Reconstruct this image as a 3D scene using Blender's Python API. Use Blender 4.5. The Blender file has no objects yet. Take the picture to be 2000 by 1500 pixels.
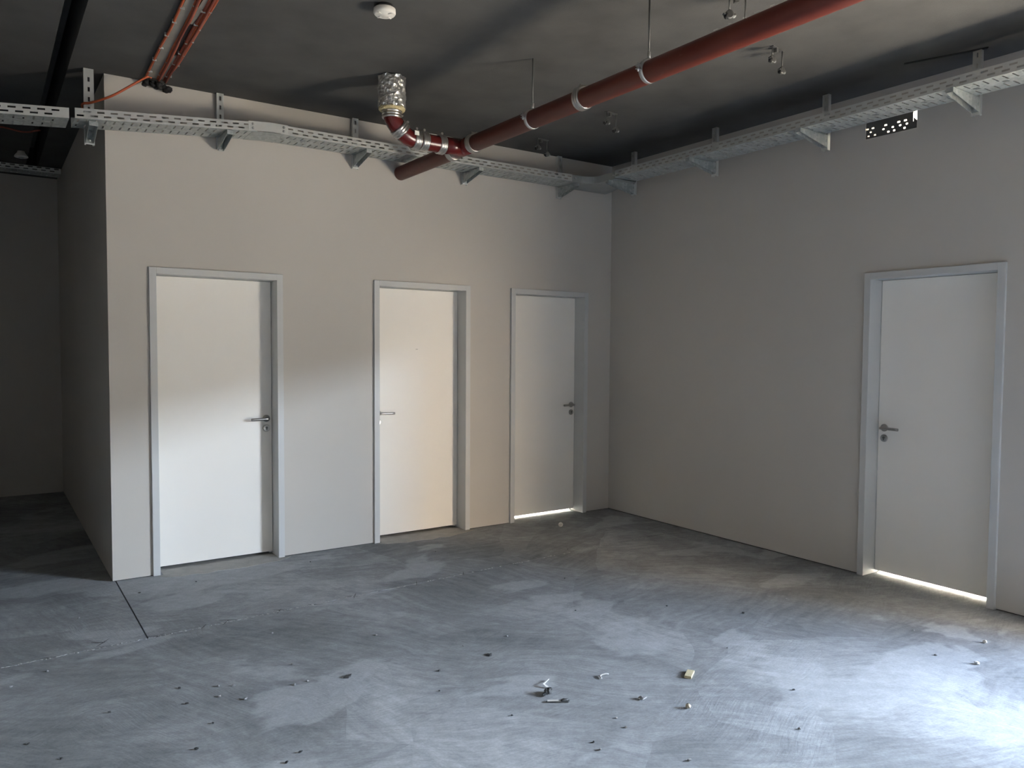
import bpy, bmesh, math, random
from mathutils import Vector, Matrix
random.seed(7)
S = bpy.context.scene
COL = S.collection
PI = math.pi

# ------------------------------------------------------------------ camera
cam_d = bpy.data.cameras.new('camera')
cam_d.sensor_width = 36.0
cam_d.lens = 36.0 * 1506.87 / 2000.0
cam_d.clip_start = 0.05
cam = bpy.data.objects.new('camera', cam_d)
COL.objects.link(cam)
YAW, PITCH, ROLL = 0.6004, -0.0455, 0.0062
fw = Vector((math.sin(YAW) * math.cos(PITCH), math.cos(YAW) * math.cos(PITCH), math.sin(PITCH)))
rt = Vector((math.cos(YAW), -math.sin(YAW), 0))
up = rt.cross(fw)
r2 = rt * math.cos(ROLL) + up * math.sin(ROLL)
u2 = up * math.cos(ROLL) - rt * math.sin(ROLL)
cam.matrix_world = Matrix(((r2.x, u2.x, -fw.x, -5.0372), (r2.y, u2.y, -fw.y, -5.672),
                           (r2.z, u2.z, -fw.z, 1.5645), (0, 0, 0, 1)))
S.camera = cam

# ------------------------------------------------------------------ light
H = 3.324                       # ceiling height
OP0, OP1, OPT = -4.40, -6.35, 2.12  # shopfront opening in the right wall (out of frame): y from, y to, top
W = bpy.data.worlds.new('world'); S.world = W; W.use_nodes = True
wn = W.node_tree.nodes; wl = W.node_tree.links; wn.clear()
wo = wn.new('ShaderNodeOutputWorld'); wb = wn.new('ShaderNodeBackground')
tc = wn.new('ShaderNodeTexCoord'); sx = wn.new('ShaderNodeSeparateXYZ'); cr = wn.new('ShaderNodeValToRGB')
wl.new(tc.outputs['Generated'], sx.inputs[0]); wl.new(sx.outputs['Z'], cr.inputs[0])
cr.color_ramp.elements[0].color = (0.86, 0.92, 1.0, 1); cr.color_ramp.elements[0].position = 0.0
cr.color_ramp.elements[1].color = (0.11, 0.18, 0.36, 1); cr.color_ramp.elements[1].position = 1.0
ce_ = cr.color_ramp.elements.new(0.3); ce_.color = (0.46, 0.55, 0.70, 1)
ce_ = cr.color_ramp.elements.new(0.6); ce_.color = (0.22, 0.29, 0.44, 1)
wl.new(cr.outputs[0], wb.inputs[0]); wb.inputs[1].default_value = 10.5
wl.new(wb.outputs[0], wo.inputs[0])

def area(name, loc, dirv, sx_, sy_, watts, col, portal=False):
    L = bpy.data.lights.new(name, 'AREA'); L.shape = 'RECTANGLE'; L.size = sx_; L.size_y = sy_
    L.energy = watts; L.color = col
    if portal: L.cycles.is_portal = True
    o = bpy.data.objects.new(name, L); COL.objects.link(o); o.location = loc
    o.rotation_euler = Vector(dirv).to_track_quat('-Z', 'Y').to_euler()
    return o
area('sky_portal', (0.12, (OP0 + OP1) / 2, OPT / 2), (-1, 0, 0), abs(OP1 - OP0), OPT, 1, (1, 1, 1), True)
# area lamps standing for daylight off the sunlit wing and pavement outside the opening
area('sunlit_wing_daylight', (3.75, -19.7, 4.0), (0, 1, 0), 5.1, 7.8, 1550, (1.0, 0.77, 0.54))
area('added_daylight_band', (13.8, -22.0, 5.7), (-1, 0, 0), 30.0, 1.5, 9900, (0.70, 0.83, 1.0))  # added bluish lamp band, shaped for the cool light on wall and floor
area('sunlit_pavement_daylight', (1.45, -7.6, -0.1), (0, 0, 1), 2.3, 4.2, 470, (1.0, 0.86, 0.66))
# ceiling daylight lamps of the two rooms that shine under doors 3 and 4
area('rear_room_daylight', (0.95, -3.0, 2.95), (0, 0, -1), 0.9, 1.0, 260, (1.0, 0.97, 0.9))
area('small_room_daylight', (-0.75, 0.95, 2.4), (0, 0, -1), 0.6, 0.6, 130, (1.0, 0.95, 0.86))

vs = S.view_settings
vs.view_transform = 'Standard'; vs.look = 'None'; vs.gamma = 1.0; vs.use_curve_mapping = False
vs.exposure = 2.05
S.display_settings.display_device = 'sRGB'
S.cycles.use_denoising = True
S.cycles.max_bounces = 10; S.cycles.diffuse_bounces = 7; S.cycles.glossy_bounces = 4
S.cycles.caustics_reflective = False; S.cycles.caustics_refractive = False
S.cycles.sample_clamp_indirect = 12

# ------------------------------------------------------------------ materials
def nmat(name):
    m = bpy.data.materials.new(name); m.use_nodes = True
    return m, m.node_tree.nodes, m.node_tree.links, m.node_tree.nodes['Principled BSDF']

def mat(name, c, rough=.6, metal=0.0, var=.08, scale=6.0, bump=0.0, bscale=120.0, spec=.5, stretch=None):
    m, n, l, b = nmat(name)
    t = n.new('ShaderNodeTexCoord'); no = n.new('ShaderNodeTexNoise')
    mp = n.new('ShaderNodeMapping'); l.new(t.outputs['Object'], mp.inputs[0])
    if stretch: mp.inputs['Scale'].default_value = stretch
    l.new(mp.outputs[0], no.inputs['Vector']); no.inputs['Scale'].default_value = scale; no.inputs['Detail'].default_value = 5
    r = n.new('ShaderNodeValToRGB'); l.new(no.outputs[0], r.inputs[0])
    r.color_ramp.elements[0].position = .3; r.color_ramp.elements[1].position = .7
    r.color_ramp.elements[0].color = (*[v * (1 - var) for v in c], 1)
    r.color_ramp.elements[1].color = (*[min(1, v * (1 + var)) for v in c], 1)
    l.new(r.outputs[0], b.inputs['Base Color'])
    b.inputs['Roughness'].default_value = rough; b.inputs['Metallic'].default_value = metal
    b.inputs['Specular IOR Level'].default_value = spec
    if bump:
        n2 = n.new('ShaderNodeTexNoise'); n2.inputs['Scale'].default_value = bscale; n2.inputs['Detail'].default_value = 3
        l.new(mp.outputs[0], n2.inputs['Vector'])
        bp = n.new('ShaderNodeBump'); bp.inputs['Strength'].default_value = bump; bp.inputs['Distance'].default_value = .01
        l.new(n2.outputs[0], bp.inputs['Height']); l.new(bp.outputs[0], b.inputs['Normal'])
    return m

M = {}
M['wall'] = mat('wall_paint', (.545, .52, .482), .85, var=.025, scale=1.2, bump=.05, bscale=220, spec=.2)
M['core'] = mat('wall_core', (.05, .048, .045), .9)
M['room'] = mat('white_plaster', (.8, .775, .73), .9, var=.02)
M['ceil'] = mat('sprayed_dark_ceiling', (.09, .09, .088), .85, var=.16, scale=3.0, bump=.35, bscale=260, spec=.25)
M['door'] = mat('door_laminate', (.86, .835, .785), .45, var=.012, scale=1.5, spec=.35)
M['frame'] = mat('primed_steel', (.56, .57, .565), .5, var=.02, scale=3, spec=.4)
M['steel'] = mat('brushed_steel', (.42, .41, .39), .32, 1.0, var=.06, scale=40, stretch=(1, 12, 12))
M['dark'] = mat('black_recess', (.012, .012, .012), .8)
M['galv_rail'] = mat('galvanised_rail', (.78, .80, .78), .38, .8, var=.06, scale=14)
M['rod'] = mat('threaded_steel', (.16, .16, .155), .5, .6, bump=.3, bscale=400)
M['clamp'] = mat('stainless_band', (.55, .53, .50), .28, .9, var=.05, scale=30)
M['zinc'] = mat('zinc_ring', (.55, .56, .56), .35, .7, var=.05, scale=20)
M['plastic'] = mat('white_plastic', (.74, .72, .66), .45, var=.02)
M['sheet'] = mat('plain_galvanised_sheet', (.40, .42, .41), .45, .45, var=.08, scale=9)
M['orange'] = mat('orange_cable_jacket', (.46, .095, .03), .5, var=.1, scale=20)
M['orange2'] = mat('dull_orange_cable', (.24, .052, .028), .55, var=.12, scale=20)
M['strap'] = mat('grey_flat_conduit', (.26, .25, .225), .6, var=.12, scale=8)
M['foam'] = mat('black_firestop', (.012, .012, .013), .7, bump=.6, bscale=60)
M['insul'] = mat('cream_insulation', (.55, .46, .26), .9, var=.15, scale=40, bump=.5, bscale=90)
M['crumb'] = mat('concrete_crumb', (.34, .345, .35), .9, var=.2, scale=60, bump=.4, bscale=150)
M['darkbit'] = mat('dark_scrap', (.06, .063, .065), .6, .2, var=.3, scale=50)
M['palebit'] = mat('pale_scrap', (.62, .62, .60), .6, var=.1, scale=50)
M['wood'] = mat('cream_offcut', (.60, .53, .34), .7, var=.1, scale=40, stretch=(1, 6, 1))
M['crumbwarm'] = mat('cream_crumb', (.55, .48, .36), .9, var=.2, scale=60, bump=.4, bscale=120)
M['mark'] = mat('saw_slit', (.09, .09, .09), .9)
M['filler'] = mat('joint_chalk', (.42, .43, .44), .95, var=.25, scale=50)
M['street'] = mat('street_front_render', (.62, .54, .43), .9, var=.05, scale=.4)
M['pave'] = mat('pavement', (.45, .41, .36), .9, var=.08, scale=2)
M['roof'] = mat('exterior_slab', (.3, .3, .3), .9)

def galv():
    m, n, l, b = nmat('galvanised_spangle')
    t = n.new('ShaderNodeTexCoord'); v = n.new('ShaderNodeTexVoronoi'); v.inputs['Scale'].default_value = 55
    l.new(t.outputs['Object'], v.inputs['Vector'])
    r = n.new('ShaderNodeValToRGB'); l.new(v.outputs['Color'], r.inputs[0])
    r.color_ramp.elements[0].color = (.33, .37, .37, 1); r.color_ramp.elements[1].color = (.54, .57, .56, 1)
    l.new(r.outputs[0], b.inputs['Base Color'])
    b.inputs['Metallic'].default_value = .45; b.inputs['Roughness'].default_value = .42
    return m
M['galv'] = galv()

def pipe_mat():
    m, n, l, b = nmat('red_brown_pipe_coating')
    t = n.new('ShaderNodeTexCoord'); mp = n.new('ShaderNodeMapping'); l.new(t.outputs['Object'], mp.inputs[0])
    mp.inputs['Scale'].default_value = (6, 2.2, 6)
    n1 = n.new('ShaderNodeTexNoise'); n1.inputs['Scale'].default_value = 1.6; n1.inputs['Detail'].default_value = 6
    l.new(mp.outputs[0], n1.inputs['Vector'])
    r = n.new('ShaderNodeValToRGB'); l.new(n1.outputs[0], r.inputs[0])
    r.color_ramp.elements[0].position = .35; r.color_ramp.elements[1].position = .72
    r.color_ramp.elements[0].color = (.108, .018, .011, 1); r.color_ramp.elements[1].color = (.145, .032, .019, 1)
    n2 = n.new('ShaderNodeTexNoise'); n2.inputs['Scale'].default_value = 5; n2.inputs['Detail'].default_value = 4
    l.new(mp.outputs[0], n2.inputs['Vector'])
    r2_ = n.new('ShaderNodeValToRGB'); l.new(n2.outputs[0], r2_.inputs[0])
    r2_.color_ramp.elements[0].position = .66; r2_.color_ramp.elements[1].position = .78
    r2_.color_ramp.elements[0].color = (0, 0, 0, 1); r2_.color_ramp.elements[1].color = (.5, .5, .5, 1)
    mx = n.new('ShaderNodeMixRGB'); l.new(r2_.outputs[0], mx.inputs[0]); l.new(r.outputs[0], mx.inputs[1])
    mx.inputs[2].default_value = (.20, .10, .08, 1)
    l.new(mx.outputs[0], b.inputs['Base Color']); b.inputs['Roughness'].default_value = .45
    b.inputs['Specular IOR Level'].default_value = .4
    return m
M['pipe'] = pipe_mat()
M['fitting'] = mat('glossy_red_fitting', (.10, .010, .009), .25, var=.15, scale=8, spec=.5)

def foil():
    m, n, l, b = nmat('crumpled_foil')
    t = n.new('ShaderNodeTexCoord'); v = n.new('ShaderNodeTexVoronoi'); v.inputs['Scale'].default_value = 34
    l.new(t.outputs['Object'], v.inputs['Vector'])
    no = n.new('ShaderNodeTexNoise'); no.inputs['Scale'].default_value = 28; no.inputs['Detail'].default_value = 6
    l.new(t.outputs['Object'], no.inputs['Vector'])
    ad = n.new('ShaderNodeMath'); ad.operation = 'ADD'; l.new(v.outputs['Distance'], ad.inputs[0]); l.new(no.outputs[0], ad.inputs[1])
    bp = n.new('ShaderNodeBump'); bp.inputs['Strength'].default_value = .8; bp.inputs['Distance'].default_value = .012
    l.new(ad.outputs[0], bp.inputs['Height']); l.new(bp.outputs[0], b.inputs['Normal'])
    b.inputs['Base Color'].default_value = (.72, .71, .68, 1); b.inputs['Metallic'].default_value = .85; b.inputs['Roughness'].default_value = .33
    return m
M['foil'] = foil()

def floor_mat():
    m, n, l, b = nmat('trowelled_concrete')
    def N(t, **k):
        q = n.new(t)
        for a, v in k.items(): q.inputs[a].default_value = v
        return q
    def ramp(src, p0, p1, c0=(0, 0, 0, 1), c1=(1, 1, 1, 1)):
        r = n.new('ShaderNodeValToRGB'); l.new(src, r.inputs[0])
        r.color_ramp.elements[0].position = p0; r.color_ramp.elements[1].position = p1
        r.color_ramp.elements[0].color = c0; r.color_ramp.elements[1].color = c1
        return r.outputs[0]
    def mix(f, a, c, mode='MIX'):
        x = n.new('ShaderNodeMixRGB'); x.blend_type = mode
        if isinstance(f, float): x.inputs[0].default_value = f
        else: l.new(f, x.inputs[0])
        for i, s in ((1, a), (2, c)):
            if isinstance(s, tuple): x.inputs[i].default_value = s
            else: l.new(s, x.inputs[i])
        return x.outputs[0]
    t = N('ShaderNodeTexCoord'); P = t.outputs['Object']
    def vmul(src, k, add):
        v = n.new('ShaderNodeVectorMath'); v.operation = 'MULTIPLY_ADD'
        l.new(src, v.inputs[0]); v.inputs[1].default_value = k; l.new(add, v.inputs[2]); return v.outputs[0]
    warp = N('ShaderNodeTexNoise', Scale=1.5, Detail=1.0, Roughness=.4); l.new(P, warp.inputs['Vector'])
    Q = vmul(warp.outputs['Color'], (.30, .30, 0), P)
    def brushed(cell_scale, fine_scale, stretch):
        """trowel strokes: every patch has its own sweep direction"""
        vo = N('ShaderNodeTexVoronoi', Scale=cell_scale, Randomness=1.0); l.new(Q, vo.inputs['Vector'])
        sp_ = n.new('ShaderNodeSeparateColor'); l.new(vo.outputs['Color'], sp_.inputs[0])
        an = n.new('ShaderNodeMath'); an.operation = 'MULTIPLY_ADD'; l.new(sp_.outputs[0], an.inputs[0]); an.inputs[1].default_value = 1.9; an.inputs[2].default_value = -.45
        ro = n.new('ShaderNodeVectorRotate'); ro.rotation_type = 'Z_AXIS'; l.new(Q, ro.inputs['Vector']); l.new(an.outputs[0], ro.inputs['Angle'])
        mp = N('ShaderNodeMapping'); mp.inputs['Scale'].default_value = (1, stretch, 1); l.new(ro.outputs[0], mp.inputs[0])
        q = N('ShaderNodeTexNoise', Scale=fine_scale, Detail=7.0, Roughness=.62); l.new(mp.outputs[0], q.inputs['Vector'])
        return q.outputs[0], sp_.outputs[1]
    b1, tone1 = brushed(.95, 3.2, 7.0)
    b2, tone2 = brushed(1.7, 7.0, 12.0)
    big = N('ShaderNodeTexNoise', Scale=.7, Detail=7.0, Roughness=.6, Distortion=.6); l.new(P, big.inputs['Vector'])
    med = N('ShaderNodeTexNoise', Scale=3.4, Detail=9.0, Roughness=.66, Distortion=.9); l.new(P, med.inputs['Vector'])
    fine = N('ShaderNodeTexNoise', Scale=85.0, Detail=4.0, Roughness=.7); l.new(P, fine.inputs['Vector'])
    c = ramp(big.outputs[0], .36, .64, (.24, .243, .245, 1), (.40, .403, .402, 1))
    c = mix(.55, c, ramp(med.outputs[0], .3, .7, (.72, .72, .72, 1), (1.2, 1.2, 1.2, 1)), 'MULTIPLY')
    c = mix(.62, c, ramp(b1, .3, .7, (.72, .72, .73, 1), (1.22, 1.22, 1.22, 1)), 'MULTIPLY')
    c = mix(.5, c, ramp(b2, .32, .68, (.78, .78, .78, 1), (1.18, 1.18, 1.18, 1)), 'MULTIPLY')
    c = mix(.5, c, ramp(tone2, .15, .85, (.88, .88, .88, 1), (1.1, 1.1, 1.1, 1)), 'MULTIPLY')
    c = mix(.6, c, ramp(tone1, .2, .8, (.84, .84, .84, 1), (1.14, 1.14, 1.14, 1)), 'MULTIPLY')
    # smooth pale skim patches with crisp trowel edges
    pm = N('ShaderNodeMapping'); pm.inputs['Rotation'].default_value = (0, 0, .65); pm.inputs['Scale'].default_value = (.9, 1.7, 1); l.new(Q, pm.inputs[0])
    pn = N('ShaderNodeTexNoise', Scale=1.15, Detail=5.0, Roughness=.5, Distortion=.35); l.new(pm.outputs[0], pn.inputs['Vector'])
    patch = ramp(pn.outputs[0], .565, .60)
    c = mix(mix(.55, (0, 0, 0, 1), patch), c, (.47, .475, .48, 1))
    mot = N('ShaderNodeTexNoise', Scale=16.0, Detail=6.0, Roughness=.7); l.new(P, mot.inputs['Vector'])
    c = mix(.6, c, ramp(mot.outputs[0], .34, .66, (.82, .82, .82, 1), (1.14, 1.14, 1.14, 1)), 'MULTIPLY')
    c = mix(.55, c, ramp(fine.outputs[0], .3, .7, (.78, .78, .78, 1), (1.18, 1.18, 1.18, 1)), 'MULTIPLY')
    # scattered dark pits
    vor = N('ShaderNodeTexVoronoi', Scale=9.0, Randomness=1.0); l.new(P, vor.inputs['Vector'])
    pit = ramp(vor.outputs['Distance'], .015, .04, (.5, .5, .5, 1), (1, 1, 1, 1))
    c = mix(.7, c, pit, 'MULTIPLY')
    c = mix(1.0, c, (1.03, 1.075, 1.115, 1), 'MULTIPLY')
    l.new(c, b.inputs['Base Color'])
    b.inputs['Roughness'].default_value = .85; b.inputs['Specular IOR Level'].default_value = .15
    hs = n.new('ShaderNodeMath'); hs.operation = 'ADD'; l.new(b1, hs.inputs[0]); l.new(b2, hs.inputs[1])
    h2 = n.new('ShaderNodeMath'); h2.operation = 'MULTIPLY_ADD'; l.new(fine.outputs[0], h2.inputs[0]); h2.inputs[1].default_value = .35; l.new(hs.outputs[0], h2.inputs[2])
    bp = N('ShaderNodeBump', Strength=.2, Distance=.010); l.new(h2.outputs[0], bp.inputs['Height']); l.new(bp.outputs[0], b.inputs['Normal'])
    return m
M['floor'] = floor_mat()

# ------------------------------------------------------------------ builders
def tag(o, label=None, cat=None, group=None, kind=None):
    if label: o['label'] = label
    if cat: o['category'] = cat
    if group: o['group'] = group
    if kind: o['kind'] = kind
    return o

def empty(name, loc=(0, 0, 0), rz=0.0):
    o = bpy.data.objects.new(name, None); COL.objects.link(o)
    o.location = loc; o.rotation_euler = (0, 0, rz); o.empty_display_size = .1
    return o

class MB:
    """collects shapes; build() links them as ONE mesh object"""
    def __init__(s): s.v = []; s.f = []; s.smooth = set()
    def add(s, vs_, fs, smooth=False):
        k = len(s.v); s.v += [tuple(p) for p in vs_]
        for f in fs:
            if smooth: s.smooth.add(len(s.f))
            s.f.append(tuple(i + k for i in f))
        return s
    def box(s, x0, x1, y0, y1, z0, z1):
        x0, x1 = sorted((x0, x1)); y0, y1 = sorted((y0, y1)); z0, z1 = sorted((z0, z1))
        v = [(x, y, z) for z in (z0, z1) for y in (y0, y1) for x in (x0, x1)]
        return s.add(v, [(0, 2, 3, 1), (4, 5, 7, 6), (0, 1, 5, 4), (2, 6, 7, 3), (0, 4, 6, 2), (1, 3, 7, 5)])
    def prism(s, pts, a, b):
        """pts: 3D polygon, extruded by vector from offset a to b"""
        a, b = Vector(a), Vector(b); n = len(pts)
        v = [Vector(p) + a for p in pts] + [Vector(p) + b for p in pts]
        f = [tuple(range(n))[::-1], tuple(range(n, 2 * n))] + [(i, (i + 1) % n, n + (i + 1) % n, n + i) for i in range(n)]
        return s.add(v, f)
    def lathe(s, p0, p1, prof, seg=24):
        """prof: (t metres along axis, radius)"""
        p0, p1 = Vector(p0), Vector(p1); d = (p1 - p0).normalized()
        a = d.orthogonal().normalized(); b = d.cross(a); v = []
        for t, r in prof:
            for k in range(seg):
                an = 2 * PI * k / seg; v.append(p0 + d * t + (a * math.cos(an) + b * math.sin(an)) * r)
        m = len(prof); f = []
        for i in range(m - 1):
            for k in range(seg):
                k2 = (k + 1) % seg; f.append((i * seg + k, i * seg + k2, (i + 1) * seg + k2, (i + 1) * seg + k))
        base = len(s.v); s.add(v, f, True)
        for row, rev in ((0, True), (m - 1, False)):
            if prof[row][1] > 1e-6:
                ids = [row * seg + k + base for k in range(seg)]
                s.f.append(tuple(ids[::-1] if rev else ids))
        return s
    def cyl(s, p0, p1, r, seg=16):
        L = (Vector(p1) - Vector(p0)).length
        return s.lathe(p0, p1, [(0, r), (L, r)], seg)
    def tube(s, pts, r, seg=12, sub=6):
        P = [Vector(p) for p in pts]
        if sub and len(P) > 2:
            Q = []
            for i in range(len(P) - 1):
                a, b, c, d = P[max(i - 1, 0)], P[i], P[i + 1], P[min(i + 2, len(P) - 1)]
                for k in range(sub):
                    t = k / sub
                    Q.append(.5 * (2 * b + (c - a) * t + (2 * a - 5 * b + 4 * c - d) * t * t + (3 * b - a - 3 * c + d) * t ** 3))
            P = Q + [P[-1]]
        n0 = (P[1] - P[0]).normalized(); a = n0.orthogonal().normalized(); v = []
        for i, p in enumerate(P):
            d = (P[min(i + 1, len(P) - 1)] - P[max(i - 1, 0)]).normalized()
            a = (a - d * a.dot(d)).normalized(); b = d.cross(a)
            for k in range(seg):
                an = 2 * PI * k / seg; v.append(p + (a * math.cos(an) + b * math.sin(an)) * r)
        f = [(i * seg + k, i * seg + (k + 1) % seg, (i + 1) * seg + (k + 1) % seg, (i + 1) * seg + k) for i in range(len(P) - 1) for k in range(seg)]
        base = len(s.v); s.add(v, f, True)
        s.f.append(tuple(base + k for k in range(seg))[::-1]); m = (len(P) - 1) * seg
        s.f.append(tuple(base + m + k for k in range(seg)))
        return s
    def lump(s, c, r, jag=.3, sq=(1, 1, 1), sub=1, smooth=False):
        bm = bmesh.new(); bmesh.ops.create_icosphere(bm, subdivisions=sub, radius=1)
        q = Matrix.Rotation(random.uniform(0, 6.28), 3, 'Z')
        vs_ = []
        for w in bm.verts:
            p = w.co * (1 + random.uniform(-jag, jag)); p = Vector((p.x * sq[0], p.y * sq[1], p.z * sq[2])) * r
            vs_.append(q @ p + Vector(c))
        fs = [[w.index for w in f.verts] for f in bm.faces]; bm.free()
        return s.add(vs_, fs, smooth)
    def sheet(s, bands, L, fn):
        """perforated sheet: bands = (y0, y1, slot centres or None, slot length); solid pieces only; fn(s, y) -> 3D"""
        for y0, y1, sl, ln in bands:
            cuts = [0.0]
            for c in (sl or []):
                a, b = c - ln / 2, c + ln / 2
                if a > cuts[-1] and b < L: cuts += [a, b]
            cuts.append(L)
            for i in range(0, len(cuts), 2):
                a, b = cuts[i], cuts[i + 1]
                s.add([fn(a, y0), fn(b, y0), fn(b, y1), fn(a, y1)], [(0, 1, 2, 3)])
        return s
    def build(s, name, material, parent=None, bevel=0.0, thick=0.0):
        me = bpy.data.meshes.new(name)
        me.from_pydata(s.v, [], s.f); me.materials.append(material)
        for i, p in enumerate(me.polygons): p.use_smooth = i in s.smooth
        me.update()
        o = bpy.data.objects.new(name, me); COL.objects.link(o)
        if parent: o.parent = parent
        if bevel:
            b = o.modifiers.new('bevel', 'BEVEL'); b.width = bevel; b.segments = 2; b.limit_method = 'ANGLE'
        if thick:
            t = o.modifiers.new('gauge', 'SOLIDIFY'); t.thickness = thick; t.offset = 0
        return o

def copy_tree(o, parent=None):
    c = o.copy(); COL.objects.link(c)
    if parent: c.parent = parent
    for ch in list(o.children): copy_tree(ch, c)
    return c

# ------------------------------------------------------------------ setting: floor
YJ = lambda x: -1.016 + .0445 * x            # cross joint of the slab, slightly skewed
fl = tag(MB().box(-9.3, .25, -9.3, 5.2, -.16, -.012).build('floor', M['core']), 'bare grey trowelled concrete floor with saw-cut joints', 'floor', kind='structure')
def slab(poly):
    MB().prism([(x, y, 0) for x, y in poly], (0, 0, -.03), (0, 0, 0)).build('slab', M['floor'], fl)
g = .003
slab([(-9.3, -9.3), (.25, -9.3), (.25, YJ(.25) - g), (-9.3, YJ(-9.3) - g)])
slab([(-4.337, YJ(-4.337) + g), (2.0, YJ(2.0) + g), (2.0, 5.2), (-4.337, 5.2)])
slab([(-9.3, YJ(-9.3) + g), (-4.345, YJ(-4.345) + g), (-4.345, 5.2), (-9.3, 5.2)])
fil = MB()
x = -6.5
while x < -.2:
    w = random.uniform(.006, .02)
    if random.random() < (.95 if x < -3.0 else .45):
        fil.lump((x, YJ(x) + random.uniform(-.006, .006), .0005), w * .6, .35, (1.2, .6, .22), 1)
    x += w * random.uniform(.8, 2.2)
tag(fil.build('joint_filler', M['filler'], fl), kind='stuff')
for (mx_, my_, an, ln) in [(-4.55, -1.15, .9, .11), (-4.788, -1.222, -.2, .1), (-4.30, -1.20, -.35, .09), (-4.05, -1.19, 1.0, .08), (-3.91, -1.16, -.45, .10), (-3.62, -1.17, 1.0, .09),
                           (-3.40, -1.17, -.45, .09), (-3.134, -1.15, 1.05, .12), (-2.955, -1.15, -.4, .08), (-2.688, -1.13, 1.1, .12), (-2.313, -1.11, 1.1, .11), (-2.22, -1.12, -.3, .12), (-1.883, -1.12, 2.0, .09), (-5.1, -1.24, .9, .1), (-4.57, -1.13, -.5, .07), (-4.28, -1.205, .6, .06), (-3.93, -1.19, .9, .09), (-3.60, -1.16, -.6, .10), (-3.15, -1.15, -.5, .07)]:
    c_, s_ = math.cos(an) * ln / 2, math.sin(an) * ln / 2; nx, ny = -math.sin(an) * .003, math.cos(an) * .003
    MB().prism([(mx_ - c_, my_ - s_, 0), (mx_ + nx, my_ + ny, 0), (mx_ + c_, my_ + s_, 0), (mx_ - nx, my_ - ny, 0)], (0, 0, -.001), (0, 0, .0012)).build('saw_mark', M['mark'], fl)

# thin cement skim on the thresholds of the two left doors
M['skim'] = mat('threshold_skim', (.40, .395, .375), .95, var=.12, scale=14, bump=.3, bscale=90)
for xa, xb in ((-4.10, -3.20), (-2.47, -1.58)):
    pts = [(xa + .05, .19, 0), (xb - .05, .19, 0), (xb - .05, -.01, 0), (xb + .03, -.03, 0)]
    for k in range(1, 12): pts.append((xb + (xa - xb) * k / 12, -.11 - random.uniform(0, .035) + .05 * abs(k / 6 - 1) ** 2, 0))
    pts += [(xa + .01, -.03, 0), (xa + .05, -.01, 0)]
    MB().prism(pts[::-1], (0, 0, 0), (0, 0, .002)).build('threshold_skim', M['skim'], fl)

# ------------------------------------------------------------------ setting: walls, ceiling
BT = .20                                     # back wall thickness
DOORS = [(-4.114, -3.211), (-2.486, -1.599), (-1.176, -.294)]
DH = 2.10
wb_ = MB(); core = MB(); e = .02
x = -4.36
for a, b_ in DOORS:
    wb_.box(x, a + e, 0, BT, .006, H); core.box(x + .01, a + e - .001, .012, BT - .01, 0, .006)
    wb_.box(a + e, b_ - e, 0, BT, DH - e, H); x = b_ - e
wb_.box(x, 0, 0, BT, .006, H); core.box(x + .01, 0, .012, BT - .01, 0, .006)
wback = tag(wb_.build('wall_back', M['wall']), 'pale grey painted wall with three white doors', 'wall', kind='structure')
core.build('wall_foot', M['core'], wback)

RT = .25                                     # right wall thickness
DR = (-2.633, -3.525)
HY0, HY1, HZ0, HZ1 = -2.60, -2.955, 3.018, 3.20   # rough hole for the tray stub
wr = MB(); core = MB()
def rw(y0, y1, z0, z1): wr.box(0, RT, y0, y1, z0, z1)
rw(4.05, HY0, 2.9, H); rw(HY0, HY1, 2.9, HZ0); rw(HY0, HY1, HZ1, H); rw(HY1, OP0, 2.9, H)
rw(4.05, DR[0] - e, .008, 2.9); rw(DR[0] - e, DR[1] + e, DH - e, 2.9); rw(DR[1] + e, OP0, .008, 2.9)
rw(OP0, OP1, OPT, H); rw(OP1, -9.3, .008, H)
core.box(.012, RT - .01, 4.05, DR[0] - e + .001, 0, .008).box(.012, RT - .01, DR[1] + e, OP0, 0, .008).box(.012, RT - .01, OP1, -9.3, 0, .008)
wright = tag(wr.build('wall_right', M['wall']), 'grey painted wall at right with one white door and a tray along its top', 'wall', kind='structure')
core.build('wall_foot', M['core'], wright)

wside = tag(MB().box(-4.36, -4.16, BT, 3.85, .006, H).build('wall_side', M['wall']), 'shaded side wall of the boxed-in rooms, along the dark corridor', 'wall', kind='structure')
MB().box(-4.35, -4.17, BT, 3.85, 0, .006).build('wall_foot', M['core'], wside)
tag(MB().box(-9.3, RT, 3.85, 4.05, 0, H).build('wall_far', M['wall']), 'dark end wall of the corridor at far left', 'wall', kind='structure')
tag(MB().box(-6.5, -6.3, -7.3, -1.6, 0, H).box(-9.3, -6.5, -1.8, -1.6, 0, H).box(-9.3, -9.1, -1.6, 3.85, 0, H).build('wall_left', M['room']), 'white wall outside the frame at left', 'wall', kind='structure')  # unseen; set close in and white to bounce light into the room
tag(MB().box(-6.5, 0, -7.5, -7.3, 0, H).build('wall_rear', M['room']), 'white wall behind the camera', 'wall', kind='structure')  # also unseen, brought forward and white for added bounce light
ce = tag(MB().box(-4.56, RT, -9.3, 4.05, H, H + .3).box(-9.3, -4.66, -9.3, 4.05, H, H + .3).box(-4.66, -4.56, -9.3, -9.1, H, H + .3).box(-4.66, -4.56, 3.85, 4.05, H, H + .3).build('ceiling', M['ceil']), 'dark grey sprayed concrete ceiling with an open expansion joint at left', 'ceiling', kind='structure')
MB().box(-9.3, RT, -9.3, 4.05, H + .3, H + .45).build('roof_slab', M['roof'], ce)

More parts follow.
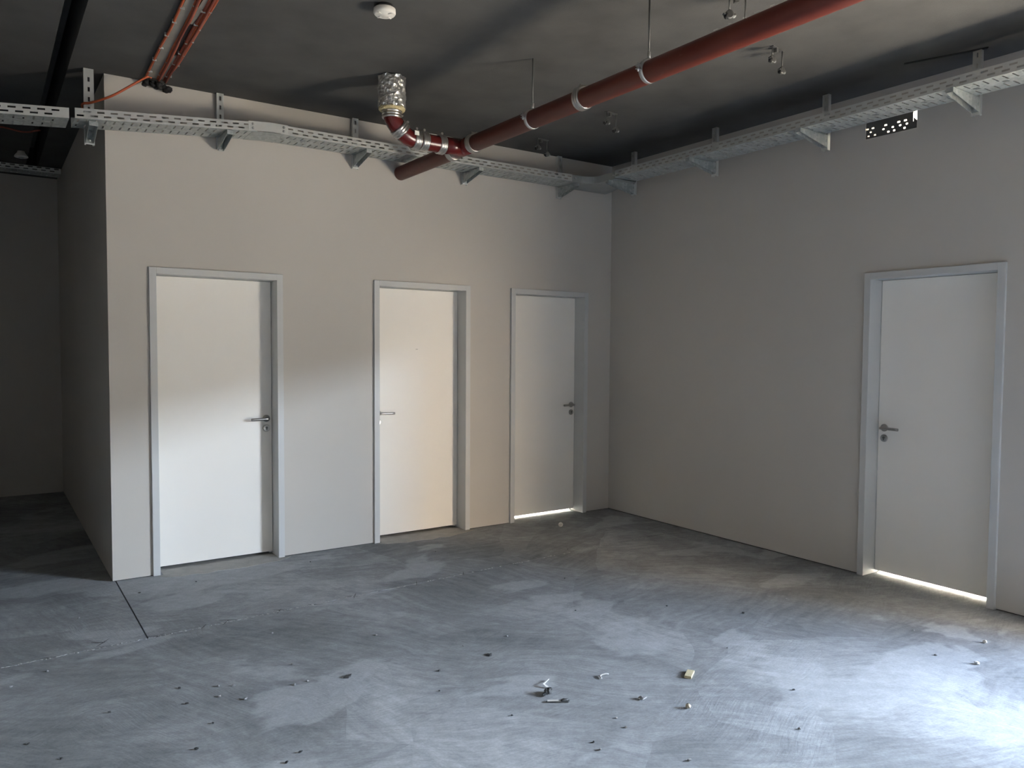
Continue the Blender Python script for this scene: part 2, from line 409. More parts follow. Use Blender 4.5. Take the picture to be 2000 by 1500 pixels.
# rooms that shine under doors 3 and 4 (behind the walls)
rm = MB().box(RT, 1.9, -3.95, -3.85, -.05, H).box(RT, 1.9, -2.2, -2.1, -.05, H).box(1.8, 1.9, -3.85, -2.2, -.05, H).box(RT, 1.9, -3.95, -2.1, H, H + .2).box(RT, 1.9, -3.95, -2.1, -.12, -.001)
tag(rm.build('wall_rear_room', M['room']), 'white bright room behind the right-hand door', 'wall', kind='structure')
rm = MB().box(-1.4, -1.3, BT, 1.5, 0, 2.6).box(-.2, -.1, BT, 1.5, 0, 2.6).box(-1.4, -.1, 1.5, 1.6, 0, 2.6).box(-1.4, -.1, BT, 1.6, 2.6, 2.7)
tag(rm.build('wall_small_room', M['room']), 'white bright room behind the third door', 'wall', kind='structure')

# outside, seen only as daylight
tag(MB().box(RT, 30, -45, 12, -.3, -.13).build('ground', M['pave']), 'paved ground outside the opening', 'ground', kind='structure')
tag(MB().box(-6, 6.4, -30, -20, -.2, 22).box(14, 24, -45, -8, -.2, 6.6).build('wall_street', M['street']), 'street front outside the opening', 'wall', kind='structure')

# ------------------------------------------------------------------ doors
def make_door(name, loc, rz, w, lever_right, label):
    t = empty(name, loc, rz); tag(t, label, 'door', kind='structure')
    fwid, y0, y1 = .045, -.020, .165
    for x0, x1, xs0, xs1 in ((0, fwid, fwid, fwid + .016), (w - fwid, w, w - fwid - .016, w - fwid)):
        MB().box(x0, x1, y0, y1, .002, DH).box(min(x0, xs0), max(x1, xs1), y1, BT - .005, .002, DH).build('frame_jamb', M['frame'], t, bevel=.002)
    MB().box(fwid, w - fwid, y0, y1, DH - fwid, DH).box(fwid, w - fwid, y1, BT - .005, DH - fwid - .016, DH).build('frame_head', M['frame'], t, bevel=.002)
    lf = .122
    MB().box(fwid + .003, w - fwid - .003, lf, lf + .04, .024, DH - fwid - .003).build('leaf', M['door'], t, bevel=.0015)
    s = 1 if lever_right else -1
    hx = w - .088 if lever_right else .092
    hz = 1.033
    MB().lathe((hx, lf, hz), (hx, lf - 1, hz), [(0, .026), (.006, .026), (.009, .022), (.009, .010), (.045, .010)], 28).build('lever_rose', M['steel'], t)
    lv = MB().tube([(hx, lf - .03, hz), (hx, lf - .046, hz), (hx - s * .004, lf - .053, hz), (hx - s * .014, lf - .055, hz), (hx - s * .125, lf - .055, hz - .002)], .0095, 14, 4)
    lv.build('lever', M['steel'], t)
    kz = hz - .073
    MB().lathe((hx, lf, kz), (hx, lf - 1, kz), [(0, .026), (.006, .026), (.009, .022)], 28).build('lock_rose', M['steel'], t)
    MB().lathe((hx, lf - .0088, kz + .004), (hx, lf - 1, kz + .004), [(0, .0085), (.003, .0085)], 16).box(hx - .0035, hx + .0035, lf - .0118, lf - .008, kz - .014, kz).build('lock_cylinder', M['rod'], t)
    return t
make_door('door_1', (DOORS[0][0], 0, 0), 0, DOORS[0][1] - DOORS[0][0], True, 'leftmost white flush door, lever at its right edge, nearest the dark corridor')
d2_ = make_door('door_2', (DOORS[1][0], 0, 0), 0, DOORS[1][1] - DOORS[1][0], False, 'middle white door of the back wall, lever at its left edge')
MB().box(.436, .456, .1212, .1222, 1.555, 1.558).build('scuff_mark', M['strap'], d2_)
make_door('door_3', (DOORS[2][0], 0, 0), 0, DOORS[2][1] - DOORS[2][0], True, 'white door beside the room corner with a thin line of light beneath')
make_door('door_4', (0, DR[0], 0), -PI / 2, DR[0] - DR[1], False, 'white door in the right-hand wall with a bright light gap beneath')

# ------------------------------------------------------------------ cable trays
PIT = .073
def tray(name, p0, p1, rear, front, label, dz=.06, ends=True):
    """p0,p1: (u, z) along the run; rear, front: fn(u, v, z)->xyz handled by caller's axis"""
def tray_run(name, fn, L, width, label, rail_h=.06):
    """fn(s, v, h): s along run, v from rear (0) to front (width), h above tray bottom"""
    o = empty(name, fn(0, 0, 0)); tag(o, label, 'cable tray', 'galvanised cable trays under the ceiling')
    org = Vector(fn(0, 0, 0))
    R = lambda a, b_, c: Vector(fn(a, b_, c)) - org
    n = int(L / PIT)
    rowA = [.03 + PIT * i for i in range(n)]; rowB = [.03 + PIT * (i + .5) for i in range(n)]
    for v in (width, 0.0):
        m = MB().sheet([(0, .012, None, 0), (.012, .0225, rowA, .040), (.0225, .036, None, 0), (.036, .0465, rowB, .040), (.0465, rail_h, None, 0)], L, lambda a, h: R(a, v, h))
        lip = -.008 if v else .008
        m.sheet([(0, 1, None, 0)], L, lambda a, h: R(a, v + lip * h, rail_h))
        m.build('side_rail', M['galv_rail'], o, thick=.0018)
    w = width
    rowC = [.02 + .05 * i for i in range(int(L / .05))]
    rowD = [.045 + .15 * i for i in range(int(L / .15))]
    MB().sheet([(0, .02 * w / .25, None, 0), (.02 * w / .25, .095 * w / .25, rowC, .010), (.095 * w / .25, .112 * w / .25, None, 0), (.112 * w / .25, .124 * w / .25, rowD, .03),
                (.124 * w / .25, .132 * w / .25, None, 0), (.132 * w / .25, .142 * w / .25, rowD, .03), (.142 * w / .25, .155 * w / .25, None, 0), (.155 * w / .25, .23 * w / .25, rowC, .010), (.23 * w / .25, w, None, 0)],
               L, lambda a, b_: R(a, b_, 0)).build('tray_bottom', M['galv'], o, thick=.0015)
    return o
SL = (3.032 - 2.936) / (4.55 - 3.47)
zs = lambda x: 3.032 + SL * (x + 3.47)
YR, YF = -.05, -.30
tray_run('cable_tray', lambda s, v, h: (-4.585 - 2.4 + s, YR - v, zs(-4.585 - 2.4 + s) + h - .004), 2.4, .25, 'perforated tray section running out of frame at left, past the gap')
tk = tray_run('cable_tray', lambda s, v, h: (-4.555 + s, YR - v, zs(-4.555 + s) + h), 4.555 - 3.47, .25, 'short sloping perforated tray on the back wall, left of the bent joint')
ta = tray_run('cable_tray', lambda s, v, h: (-3.31 + s, YR - v, 3.04 + h), 3.31 - .73, .25, 'long level perforated tray on the back wall, passing behind the red pipe')
tr_ = tray_run('cable_tray', lambda s, v, h: (-.25 - v, -.60 - s, 3.05 + h), 6.2, .25, 'perforated tray along the top of the right-hand wall')
tray_run('cable_tray', lambda s, v, h: (-9.0 + s, 3.42 - v, 3.262 + h), 9.0 - 4.37, .2, 'dim tray at the far end of the corridor, behind the block', .05)
# bent joint plate between the sloping and the level tray
jp = empty('tray_joint', (-3.39, YF, 3.03)); tag(jp, 'bent plain sheet joint linking sloping and level trays', 'tray joint')
q = Vector((-3.39, YF, 3.03))
def jz(x): return 3.04 if x > -3.38 else 3.04 + SL * .9 * (x + 3.38)
m = MB()
for a, b_ in ((-3.53, -3.38), (-3.38, -3.26)):
    for yy in (YF - .004, ):
        m.add([Vector((a, yy, jz(a) + .001)) - q, Vector((b_, yy, jz(b_) + .001)) - q, Vector((b_, yy, jz(b_) + .064)) - q, Vector((a, yy, jz(a) + .064)) - q], [(0, 1, 2, 3)])
m.build('joint_plate', M['galv_rail'], jp, thick=.002)
m = MB()
for a, b_ in ((-3.50, -3.38), (-3.38, -3.29)):
    m.add([Vector((a, YR, jz(a) - .003)) - q, Vector((b_, YR, jz(b_) - .003)) - q, Vector((b_, YF, jz(b_) - .003)) - q, Vector((a, YF, jz(a) - .003)) - q], [(0, 1, 2, 3)])
m.build('floor_plate', M['galv'], jp, thick=.002)
for bx_, bz in ((-3.50, .045), (-3.50, .018), (-3.29, .045), (-3.29, .018)):
    MB().lathe(Vector((bx_, YF - .005, jz(bx_) + bz)) - q, Vector((bx_, YF - 1, jz(bx_) + bz)) - q, [(0, .009), (.003, .009), (.005, .005), (.008, .005)], 10).build('bolt', M['zinc'], jp)
# corner fitting
cf = empty('tray_corner', (-.5, -.35, 3.035)); tag(cf, 'plain curved sheet corner fitting joining the two wall trays', 'tray corner')
q = Vector((-.5, -.35, 3.035))
arc = [(-.62 + .12 * math.sin(a), -.42 + .12 * math.cos(a)) for a in [PI / 2 * k / 8 for k in range(9)]]   # inner bend
inner = [(-.728, -.30)] + arc + [(-.50, -.598)]
outer = [(-.25, -.598), (-.24, -.45), (-.19, -.30), (-.14, -.16), (-.12, -.04), (-.728, -.04)]
MB().prism([Vector((x, y, 3.040)) - q for x, y in inner + outer], (0, 0, 0), (0, 0, .003)).build('corner_plate', M['sheet'], cf)
m = MB()
for pl in (inner, outer[:]):
    for i in range(len(pl) - 1):
        (a, b_), (c, d) = pl[i], pl[i + 1]
        m.add([Vector((a, b_, 3.043)) - q, Vector((c, d, 3.043)) - q, Vector((c, d, 3.10)) - q, Vector((a, b_, 3.10)) - q], [(0, 1, 2, 3)])
m.build('corner_rail', M['sheet'], cf, thick=.002)
for bx_, by in ((-.70, -.303), (-.503, -.59)):
    MB().cyl(Vector((bx_, by, 3.07)) - q, Vector((bx_ - (.008 if by < -.4 else 0), by - (.008 if by > -.4 else 0), 3.07)) - q, .008, 10).build('bolt', M['zinc'], cf)

# ------------------------------------------------------------------ brackets that carry the trays
def make_bracket(loc, rz, height, armz, label, arm_len=.255, w=.046):
    t = empty('tray_bracket', loc, rz); tag(t, label, 'bracket', 'slotted brackets that carry the trays')
    n = int(height / .062)
    sl = [.036 + .062 * i for i in range(n)]
    m = MB()
    m.sheet([(-w / 2, -.006, None, 0), (-.006, .006, sl, .028), (.006, w / 2, None, 0)], height, lambda a, b_: (b_, -.028, a))
    for sx_ in (-1, 1): m.add([(sx_ * w / 2, -.028, 0), (sx_ * w / 2, 0, 0), (sx_ * w / 2, 0, height), (sx_ * w / 2, -.028, height)], [(0, 1, 2, 3)])
    for sx_ in (-1, 1): m.add([(sx_ * w / 2, 0, 0), (sx_ * (w / 2 - .010), 0, 0), (sx_ * (w / 2 - .010), 0, height), (sx_ * w / 2, 0, height)], [(0, 1, 2, 3)])
    m.build('upright', M['galv_rail'], t, thick=.002)
    a = MB(); aw = w * .42; y0, y1 = -.030, -.030 - arm_len
    for sx_ in (-aw, aw):
        a.add([(sx_, y0, armz - .085), (sx_, y0, armz), (sx_, y1, armz), (sx_, y1, armz - .026)], [(0, 1, 2, 3)])
    a.add([(-aw, y0, armz), (aw, y0, armz), (aw, y1, armz), (-aw, y1, armz)], [(0, 1, 2, 3)])
    a.add([(-aw, y0, armz - .085), (aw, y0, armz - .085), (aw, y0, armz), (-aw, y0, armz)], [(0, 1, 2, 3)])
    a.add([(-aw, y1, armz - .026), (aw, y1, armz - .026), (aw, y1, armz), (-aw, y1, armz)], [(0, 1, 2, 3)])
    a.build('arm', M['galv'], t, thick=.0025)
    for bz in (armz - .065, armz - .02):
        MB().lathe((0, -.0285, bz), (0, -1, bz), [(0, .010), (.006, .010), (.006, .006), (.012, .006)], 6).build('bolt', M['zinc'], t)
    return t
b0 = make_bracket((-3.645, -.002, 2.943), 0, H - 2.943, zs(-3.645) - 2.943 - .004, 'tray bracket on the back wall, above the leftmost door')
for xx, lab in ((-2.645, 'tray bracket on the back wall, between foil duct and bent joint'),
                (-1.665, 'tray bracket on the back wall, half hidden behind the red pipe'),
                (-.657, 'tray bracket on the back wall, beside the tray corner')):
    c = make_bracket((xx, -.002, 2.943), 0, H - 2.943, 3.037 - 2.943, lab)
make_bracket((-4.452, -.012, 2.848), 0, H - 2.848, zs(-4.46) - 2.848 - .004, 'free hanging slotted bracket in front of the dark corridor', arm_len=.22, w=.056)
for yy, lab in ((-.53, 'tray bracket on the right wall, nearest the room corner'),
                (-1.458, 'second tray bracket on the right wall from the corner'),
                (-2.437, 'tray bracket on the right wall, left of the tray stub hole'),
                (-3.418, 'tray bracket on the right wall, above its white door')):
    make_bracket((-.195, yy, 2.945), -PI / 2, H - 2.945, (3.037 if yy > -1 else 3.046) - 2.945, lab, arm_len=.30)

# ------------------------------------------------------------------ tray stub in the wall hole
ts = empty('tray_stub', (.04, -2.78, 3.02)); tag(ts, 'dark perforated tray stub in a wall hole, daylight shining through', 'cable tray')
m = MB(); L = .365
rows = [[.03, .075, .17, .21, .28], [.045, .135, .20, .25, .295], [.02, .06, .15, .24, .285]]
zz = [0, .012, .022, .036, .046, .060, .070, .19]
for i in range(7):
    lim = L if zz[i + 1] < .05 else L - .028
    rr_ = [c for c in rows[i // 2] if c < lim - .02] if i % 2 else None
    m.sheet([(zz[i], zz[i + 1], rr_, random.choice((.014, .018, .02)))], lim, lambda a, h: (-.030, HY0 + .012 - a + 2.78, h + .001))
m.build('perforated_plate', M['rod'], ts, thick=.002)
MB().prism([(-.030, HY1 + .028 + 2.78, .046), (-.030, HY1 + 2.78, .046), (-.030, HY1 + .028 + 2.78, .074)], (0, 0, 0), (.002, 0, 0)).build('bent_flap', M['rod'], ts)

# ------------------------------------------------------------------ red soil pipe
PX, PZ, PR = -2.25, 2.963, .055
def coupling(p, d, r, parent, org, name='coupling', wdt=.052):
    p = Vector(p) - org; d = Vector(d).normalized(); a = p - d * wdt / 2
    prof = [(0, r + .001), (.0, r + .004)]
    for k in range(3):
        c = wdt * (k + .5) / 3
        prof += [(c - .006, r + .004), (c - .003, r + .0075), (c + .003, r + .0075), (c + .006, r + .004)]
    prof += [(wdt, r + .004), (wdt, r + .001)]
    m = MB().lathe(a, a + d, prof, 28)
    n = Vector((0, 0, 1)) - d * d.z
    n = n.normalized() if n.length > .3 else Vector((1, 0, 0))
    s_ = d.cross(n).normalized(); c = p + n * (r + .012)
    m.cyl(c - s_ * .018, c + s_ * .018, .0055, 8).cyl(c + s_ * .016, c + s_ * .024, .009, 6)
    m.build(name, M['clamp'], parent)
o = Vector((PX, -1.0, PZ))
sp = empty('soil_pipe', o); tag(sp, 'long red-brown cast drain pipe under the ceiling, entering the back wall', 'pipe')
MB().cyl(Vector((PX, -.001, PZ)) - o, Vector((PX, -6.4, PZ - .012)) - o, PR, 36).build('main_pipe', M['pipe'], sp)
BY = -.985
# Y branch body on the main and side inlet
MB().lathe(Vector((PX, -.83, PZ)) - o, Vector((PX, -2, PZ)) - o, [(0, PR + .003), (.31, PR + .003)], 36).cyl(Vector((PX, BY, PZ)) - o, Vector((-2.415, BY, PZ - .008)) - o, PR + .002, 32).build('branch_fitting', M['fitting'], sp)
EX, EY = -2.812, -1.02
mid = [(EX, EY, 3.135), (EX, EY, 3.085), (EX + .006, EY, 3.055), (EX + .035, EY + .002, 3.018), (EX + .085, EY + .008, 2.978), (EX + .135, EY + .015, 2.958), (EX + .19, EY + .022, 2.953), (-2.56, EY + .028, 2.953), (-2.40, BY, 2.955)]
MB().tube([Vector(p) - o for p in mid], PR + .001, 28, 6).build('elbow_pipe', M['fitting'], sp)
for p, d in (((EX, EY, 3.083), (0, 0, 1)), ((EX + .062, EY + .005, 2.997), (.05, .005, -.042)), ((-2.632, EY + .02, 2.953), (1, .06, 0)), ((-2.572, EY + .026, 2.953), (1, .06, 0)), ((-2.432, BY, 2.955), (1, .05, 0)),
             ((PX, -1.125, PZ), (0, 1, 0)), ((PX, -.845, PZ), (0, 1, 0)), ((PX, -2.281, PZ), (0, 1, 0))):
    coupling(p, d, PR + .003, sp, o)
MB().box(-.016, .016, -.0015, 0, -.014, .014).build('paper_sticker', M['plastic'], sp).location = Vector((EX + .155, EY - .052, 2.978)) - o
wrp = MB(); seg, rows_ = 40, 12
vv = []
for i in range(rows_ + 1):
    z = 3.118 + (H - .006 - 3.118) * i / rows_
    for k in range(seg):
        a = 2 * PI * k / seg; r = .087 + random.uniform(-.0022, .002) + (.004 * math.sin(7 * a + i))
        vv.append(Vector((EX + r * math.cos(a), EY + r * math.sin(a), z + random.uniform(-.004, .004))) - o)
wrp.add(vv, [(i * seg + k, i * seg + (k + 1) % seg, (i + 1) * seg + (k + 1) % seg, (i + 1) * seg + k) for i in range(rows_) for k in range(seg)])
wrp.build('foil_wrap', M['foil'], sp, thick=.002)
MB().lathe(Vector((EX, EY, 3.105)) - o, Vector((EX, EY, 4)) - o, [(0, .058), (0, .080), (.006, .086), (.022, .087), (.022, .058)], 32).build('insulation_edge', M['insul'], sp)
# white printing remnants on the coating
for k in range(9):
    yy = -3.25 - k * .075; an = 1.95 + random.uniform(-.2, .2)
    cx_, cz = math.cos(an) * (PR + .0002), math.sin(an) * (PR + .0002)
    ln = random.uniform(.008, .03)
    p = Vector((PX + cx_, yy, PZ + cz)) - o; tn = Vector((-math.sin(an), 0, math.cos(an)))
    MB().prism([p - Vector((0, ln / 2, 0)), p + Vector((0, ln / 2, 0)), p + Vector((0, ln / 3, 0)) + tn * .007, p - Vector((0, ln / 4, 0)) + tn * .004], (0, 0, 0), (math.cos(an) * .0004, 0, math.sin(an) * .0004)).build('paint_fleck', M['palebit'], sp)

# hangers
def hanger(y, label):
    t = empty('pipe_hanger', (PX, y, PZ)); tag(t, label, 'pipe hanger', 'ring hangers of the red pipe')
    r = PR + .0035
    MB().lathe((0, -.012, 0), (0, 1, 0), [(0, PR + .0005), (0, r + .002), (.024, r + .002), (.024, PR + .0005)], 36).build('ring', M['zinc'], t)
    MB().cyl((0, 0, r - .002), (0, 0, r + .035), .009, 6).build('nut', M['zinc'], t)
    MB().cyl((0, 0, r + .01), (0, 0, H - PZ), .0045, 10).build('rod', M['rod'], t)
    MB().box(-r - .024, -r, -.010, .010, .008, .014).box(-r - .024, -r, -.010, .010, -.006, 0).cyl((-r - .014, 0, -.016), (-r - .014, 0, .026), .0045, 8).build('ear_bolt', M['zinc'], t)
    return t
hanger(-2.80, 'zinc ring hanger on a rod, nearer one on the red pipe')
hanger(-1.805, 'zinc ring hanger on a rod, farther one near the pipe branch')

# ------------------------------------------------------------------ smoke detectors
t = empty('smoke_detector', (-3.30, -1.955, H)); tag(t, 'round white smoke detector on the ceiling, top centre', 'smoke detector')
MB().lathe((0, 0, 0), (0, 0, -1), [(0, .042), (.012, .042), (.012, .030), (.02, .030)], 32).build('base', M['dark'], t)
MB().lathe((0, 0, -.016), (0, 0, -1), [(0, .050), (.004, .056), (.024, .057), (.032, .052), (.034, .046), (.033, .030), (.036, .026), (.036, .0)], 40).build('housing', M['plastic'], t)
for k in range(4):
    a = k * PI / 2 + .4
    MB().box(-.012, .012, -.004, .004, -.002, .002).build('vent_rib', M['plastic'], t).matrix_local = Matrix.Translation((.036 * math.cos(a), .036 * math.sin(a), -.051)) @ Matrix.Rotation(a, 4, 'Z')
MB().tube([(.04, .03, -.005), (.055, .04, -.02), (.05, .055, -.012), (.04, .05, 0)], .004, 8, 4).build('wire', M['dark'], t)
t = empty('corridor_detector', (-4.72, 2.68, H)); tag(t, 'small white ceiling detector in the dark corridor', 'smoke detector')
MB().lathe((0, 0, 0), (0, 0, -1), [(0, .028), (.014, .032), (.04, .052), (.052, .056), (.056, .05), (.056, 0)], 28).build('housing', M['plastic'], t)
MB().lathe((0, 0, -.056), (0, 0, -1), [(0, .022), (.008, .018), (.01, 0)], 20).build('sensor', M['frame'], t)

# ------------------------------------------------------------------ little twin clamps on the ceiling
def twin(x, y, label, rz=.1, s=1.0, long_=1.0):
    t = empty('ceiling_clamp', (x, y, H), rz); tag(t, label, 'pipe clamp', 'twin clamps waiting under the ceiling')
    MB().box(-.008 * s, .112 * s, -.012, .012, -.006, 0).box(.025, .045, -.012, .012, -.03, -.006).build('bar', M['rod'], t)
    for px_, ln in ((0, .055 * long_), (.105 * s, .095 * long_)):
        MB().cyl((px_, 0, 0), (px_, 0, -ln), .004, 8).build('rod', M['rod'], t)
        c = (px_, 0, -ln - .02)
        m = MB().lathe((c[0], -.008, c[2]), (c[0], 1, c[2]), [(0, .015), (0, .021), (.016, .021), (.016, .015), (0, .015)], 20)
        m.box(c[0] - .032, c[0] - .019, -.008, .008, c[2] - .004, c[2] + .004).box(c[0] + .019, c[0] + .032, -.008, .008, c[2] - .004, c[2] + .004)
        m.build('ring', M['rod'], t)
        MB().lathe((c[0] + .022, .0, c[2] - .004), (c[0] + .022, -1, c[2] - .004), [(0, .013), (.004, .013), (.004, .004)], 14).build('washer', M['sheet'], t)
        MB().lump((c[0] - .014, .004, c[2] - .006), .017, .2, (1, .7, 1), 2, True).build('rubber_lining', M['dark'], t)
    return t
twin(-1.235, -2.765, 'twin ceiling clamps right of the red pipe, nearest of the row')
twin(-1.195, -1.28, 'twin ceiling clamps right of the red pipe, middle of the row', s=.95)
twin(-1.18, -.40, 'twin ceiling clamps in the far ceiling corner', s=1.0)
twin(-1.937, -3.04, 'twin dark clamps above the red pipe at the top edge', rz=-.45, s=.8, long_=1.25)
t = tag(MB().prism([(-.36, -3.06, H - .001), (-.345, -3.05, H - .001), (-.20, -3.46, H - .001), (-.215, -3.475, H - .001)], (0, 0, -.005), (0, 0, 0)).build('ceiling_strip', M['dark']), 'thin dark strip on the ceiling above the right-hand tray', 'metal strip')  # thin flat black bar against the ceiling, beside the bracket upright

# ------------------------------------------------------------------ orange cable bundle on the ceiling
cb = empty('cable_bundle', (-4.09, -1.0, H)); tag(cb, 'flat bundle of orange cables and grey strips along the ceiling, top left', 'cable bundle')
o = Vector((-4.09, -1.0, H)); YB = -4.6
def lx(x0, xe, y): return xe + (x0 - xe) * min(1.25, (-.15 - y) / 1.35)
def cable(xs, mt, r=.0075, zoff=.009):
    pts = [(x, y, H - zoff - random.uniform(0, .004)) for x, y in xs]
    MB().tube([Vector(p) - o for p in pts], r, 8, 4).build('cable', mt, cb)
def line(x0, xe, j=.004, y0=YB):
    ys = [y0, -3.4, -2.6, -2.1, -1.75, -1.5, -1.25, -1.0, -.75, -.5, -.3, -.12]
    return [(lx(x0, xe, y) + random.uniform(-j, j), y) for y in ys]
cable(line(-4.168, -4.132), M['orange'])
for xa, xe in ((-4.112, -4.06), (-4.100, -4.05)): cable(line(xa, xe), M['orange'])
cable(line(-4.106, -4.056, y0=YB), M['orange2'], zoff=.02)
for xa, xe, mt in ((-4.060, -4.022, 'orange2'), (-4.048, -4.016, 'orange'), (-4.036, -4.010, 'orange2'), (-4.026, -4.004, 'orange')): cable(line(xa, xe), M[mt])
cable(line(-4.042, -4.012), M['orange2'], zoff=.02)
def strip(x0, x1, y0, y1, xe0, xe1):
    MB().prism([Vector((x0, y0, H - .008)) - o, Vector((x1, y0, H - .008)) - o, Vector((xe1, y1, H - .008)) - o, Vector((xe0, y1, H - .008)) - o], (0, 0, -.004), (0, 0, .004)).build('flat_conduit', M['strap'], cb)
strip(-4.170, -4.130, YB, -1.8, -4.168, -4.128); strip(-4.168, -4.128, -1.8, -.13, -4.124, -4.070)
strip(-4.096, -4.070, YB, -1.16, -4.086, -4.062); strip(-4.062, -4.040, -.62, -.13, -4.050, -4.030)
for k in range(14):
    y = -.22 - k * .235; f = 0
    for xa, xe in ((-4.106, -4.056), (-4.055, -4.02), (-4.03, -4.006), (-4.163, -4.13)):
        if random.random() < .2: continue
        xx = lx(xa, xe, y) + random.uniform(-.006, .006); yy = y + random.uniform(-.05, .05)
        MB().box(xx - .012, xx + .012, yy - .0025, yy + .0025, H - .022, H - .001).build('cable_clip', M['sheet'], cb).location = -o
m = MB()
for k in range(16):
    m.lump(Vector((-4.125 + .0095 * k + random.uniform(-.008, .008), -.075 + random.uniform(-.04, .04), H - .02 - (.022 if k > 9 else .006) - random.uniform(0, .02))) - o, random.uniform(.014, .026), .25, (1, 1, .8), 2, True)
m.build('firestop_foam', M['foam'], cb)
oc = MB().tube([(-4.10, -.13, H - .012), (-4.125, -.14, 3.31), (-4.212, -.15, 3.241), (-4.316, -.13, 3.163), (-4.388, -.09, 3.128), (-4.45, -.062, 3.104), (-4.478, -.054, 3.099), (-4.489, -.030, 3.095), (-4.484, .004, 3.085), (-4.465, .014, 3.05), (-4.455, .02, 2.98)], .0075, 10, 6)
tag(oc.build('orange_cable', M['orange']), 'loose orange cable sagging from the bundle down to the tray', 'cable')
oc = MB().tube([(-6.2, 1.9, H - .03), (-5.5, 1.82, H - .012), (-4.95, 1.80, H - .012), (-4.85, 1.78, H - .02), (-4.76, 1.79, H - .03), (-4.70, 1.77, H - .03), (-4.66, 1.75, H - .02), (-4.62, 1.73, H - .012)], .007, 10, 6)
tag(oc.build('orange_cable', M['orange2']), 'short dim orange cable on the corridor ceiling at far left', 'cable')

# ------------------------------------------------------------------ litter on the floor
def lit(o_, label, cat='debris', group=None): return tag(o_, label, cat, group)
def at(mb, name, mt, x, y, rz=0.0, **k):
    o_ = mb.build(name, mt, **k); o_.location = (x, y, 0); o_.rotation_euler = (0, 0, rz); return o_
lit(at(MB().box(-.040, .040, -.017, .017, 0, .012), 'wood_offcut', M['wood'], -2.265, -3.150, .55, bevel=.0015), 'cream rectangular offcut lying flat on the floor, front right', 'offcut')
lit(at(MB().lump((0, 0, .009), .012, .3, (1.1, .9, .8), 2), 'cream_crumb', M['crumbwarm'], -2.525, -3.385), 'cream plaster lump with a dark shadow, below the offcut')
lit(at(MB().lump((0, 0, .012), .02, .35, (1.0, .8, .65), 2).lump((.018, .008, .016), .012, .35, (1, .8, .8), 2).lump((-.018, -.006, .008), .014, .3, (1.2, .8, .5), 2), 'crumpled_scrap', M['darkbit'], -2.958, -2.935), 'black crumpled scrap in the middle of the front floor')
bs = MB()
bs.add([(-.012, -.028, .002), (.002, -.030, .002), (-.004, 0, .012), (-.014, .002, .014)], [(0, 1, 2, 3)]).add([(-.014, .002, .014), (-.004, 0, .012), (.052, .030, .010), (.050, .036, .004)], [(0, 1, 2, 3)])
lit(at(bs, 'bent_strip', M['palebit'], -2.915, -2.862, 0.1, thick=.002), 'white bent strip standing beside the black crumpled scrap')
fs = MB().prism([(-.05, -.008, 0), (.046, -.010, 0), (.054, .004, 0), (.046, .012, 0), (-.03, .010, 0), (-.052, .002, 0)], (0, 0, 0), (0, 0, .006)).lump((.03, .002, .008), .014, .2, (1.3, .6, .5), 2)
fs_ = lit(at(fs, 'flat_scrap', M['darkbit'], -2.966, -3.022, -.55, bevel=.001), 'long flat dark scrap with a pale end, frontmost of the dark bits')
MB().box(-.046, .012, -.006, .008, .0055, .0075).build('pale_face', M['palebit'], fs_)
ch = MB().tube([(-.016, -.02, .005), (-.018, .0, .006), (-.008, .012, .008), (.012, .014, .012), (.026, .018, .008)], .0032, 8, 3)
lit(at(ch, 'hooked_scrap', M['palebit'], -2.624, -2.941, -.5), 'pale hooked scrap behind the cluster of dark bits')
ch = MB().prism([(-.022, -.007, 0), (.003, -.012, 0), (.025, .003, 0), (.015, .010, 0), (-.009, .004, 0)], (0, 0, .001), (.003, 0, .007)).lump((-.004, -.004, .008), .012, .35, (1.3, .8, .6), 1)
lit(at(ch, 'broken_chip', M['crumb'], -2.634, -3.206, -.4), 'broken grey chip right of the flat dark scrap')
lit(at(MB().prism([(-.022, -.008, 0), (.002, -.016, 0), (.016, -.002, 0), (.020, .014, 0), (-.006, .008, 0)], (0, 0, 0), (.003, .003, .007)), 'folded_scrap', M['darkbit'], -3.641, -2.262, -.2), 'dark folded scrap alone on the left front floor')
lit(at(MB().lump((0, 0, .003), .016, .35, (1.1, .9, .3), 2), 'mortar_flake', M['darkbit'], -2.939, -2.415), 'dark flat flake on the floor before the middle door')
rg = MB().lathe((0, 0, .0), (0, 0, 1), [(0, .012), (0, .020), (.008, .020), (.008, .012), (0, .012)], 24)
rg = at(rg, 'white_ring', M['palebit'], -.862, -.348); rg.rotation_euler = (.9, 0, -.6); rg.location.z = .0165
lit(rg, 'small white ring on the floor before the corner door', 'ring')
lit(at(MB().lump((0, 0, .008), .011, .3, (1, 1, .8), 2), 'white_pebble', M['palebit'], -.962, -3.857), 'white pebble near the right edge of the floor')
lit(at(MB().lump((0, 0, .008), .011, .3, (.8, 1.2, .8), 2), 'pale_pebble', M['palebit'], -.628, -3.746), 'pale pebble on the floor below the right-hand door')
proto = None
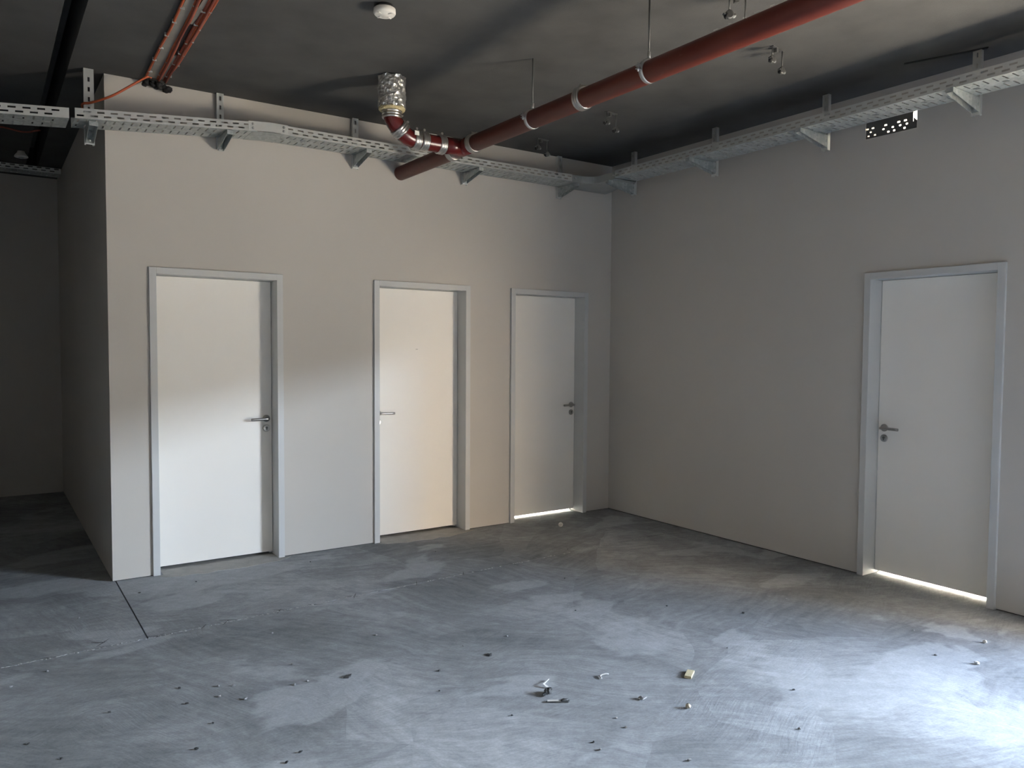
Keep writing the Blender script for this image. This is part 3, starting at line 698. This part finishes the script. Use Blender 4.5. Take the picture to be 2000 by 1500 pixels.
spots = [(-2.872, -3.363, .008), (-2.852, -3.28, .006), (-3.079, -3.441, .008), (-2.848, -3.689, .009), (-4.107, -2.233, .011), (-4.333, -2.136, .009), (-3.245, -2.445, .008), (-4.385, -2.564, .010), (-1.795, -1.588, .007),
         (-1.626, -2.377, .007), (-1.524, -2.282, .006), (-3.303, -1.845, .008), (-2.985, -2.237, .007), (-2.717, -2.25, .007), (-3.764, -1.505, .008), (-4.329, -1.955, .008), (-2.144, -2.135, .006), (-1.336, -2.72, .009),
         (-1.986, -3.53, .007), (-4.126, -2.854, .008), (-.695, -2.336, .006), (-4.617, -.664, .009), (-4.817, -1.41, .008), (-.766, -3.437, .007), (-1.019, -3.686, .009), (-2.2, -.5, .006), (-3.1, -.25, .007), (-3.9, -.3, .006), (-1.3, -1.0, .006), (-4.25, -.35, .008), (-4.964, -1.514, .007), (-4.176, -2.031, .009), (-4.116, -2.064, .009), (-4.195, -2.144, .008), (-3.810, -1.975, .007), (-4.624, -2.040, .008), (-4.281, -2.382, .007), (-4.059, -2.809, .009), (-4.924, -2.158, .007), (-4.825, -2.356, .007), (-.893, -2.696, .007), (-2.282, -3.771, .008), (-1.843, -3.027, .007), (-3.879, -2.209, .008), (-3.816, -2.204, .007), (-3.351, -2.637, .006), (-3.208, -3.016, .006), (-3.062, -3.381, .007)]
for i, (x, y, r) in enumerate(spots):
    if proto is None or i % 5 == 0:
        proto = MB().lump((0, 0, .6), 1.0, .35, (1.2, .9, .7), 1).build('concrete_crumb', M['crumb'] if (i // 5) % 2 == 0 else M['darkbit'])
        o_ = proto
    else:
        o_ = proto.copy(); COL.objects.link(o_)
    o_.location = (x, y, 0); o_.scale = (r * .82, r * .82, r * .82); o_.rotation_euler = (0, 0, i * 1.3)
    tone = ('grey', 'dark')[(i // 5) % 2]
    zone = ('near the back wall' if y > -.6 else 'on the left, beside the saw-cut joint' if x < -4 and y > -1.6 else 'on the left front floor' if x < -3.5 else
            'on the right, towards the right-hand door' if x > -1.4 else 'on the front floor among the scraps' if y < -3 else 'in the middle of the floor')
    tag(o_, 'tiny loose %s concrete crumb %s' % (tone, zone), 'crumb', 'tiny %s concrete crumbs %s' % (tone, zone))
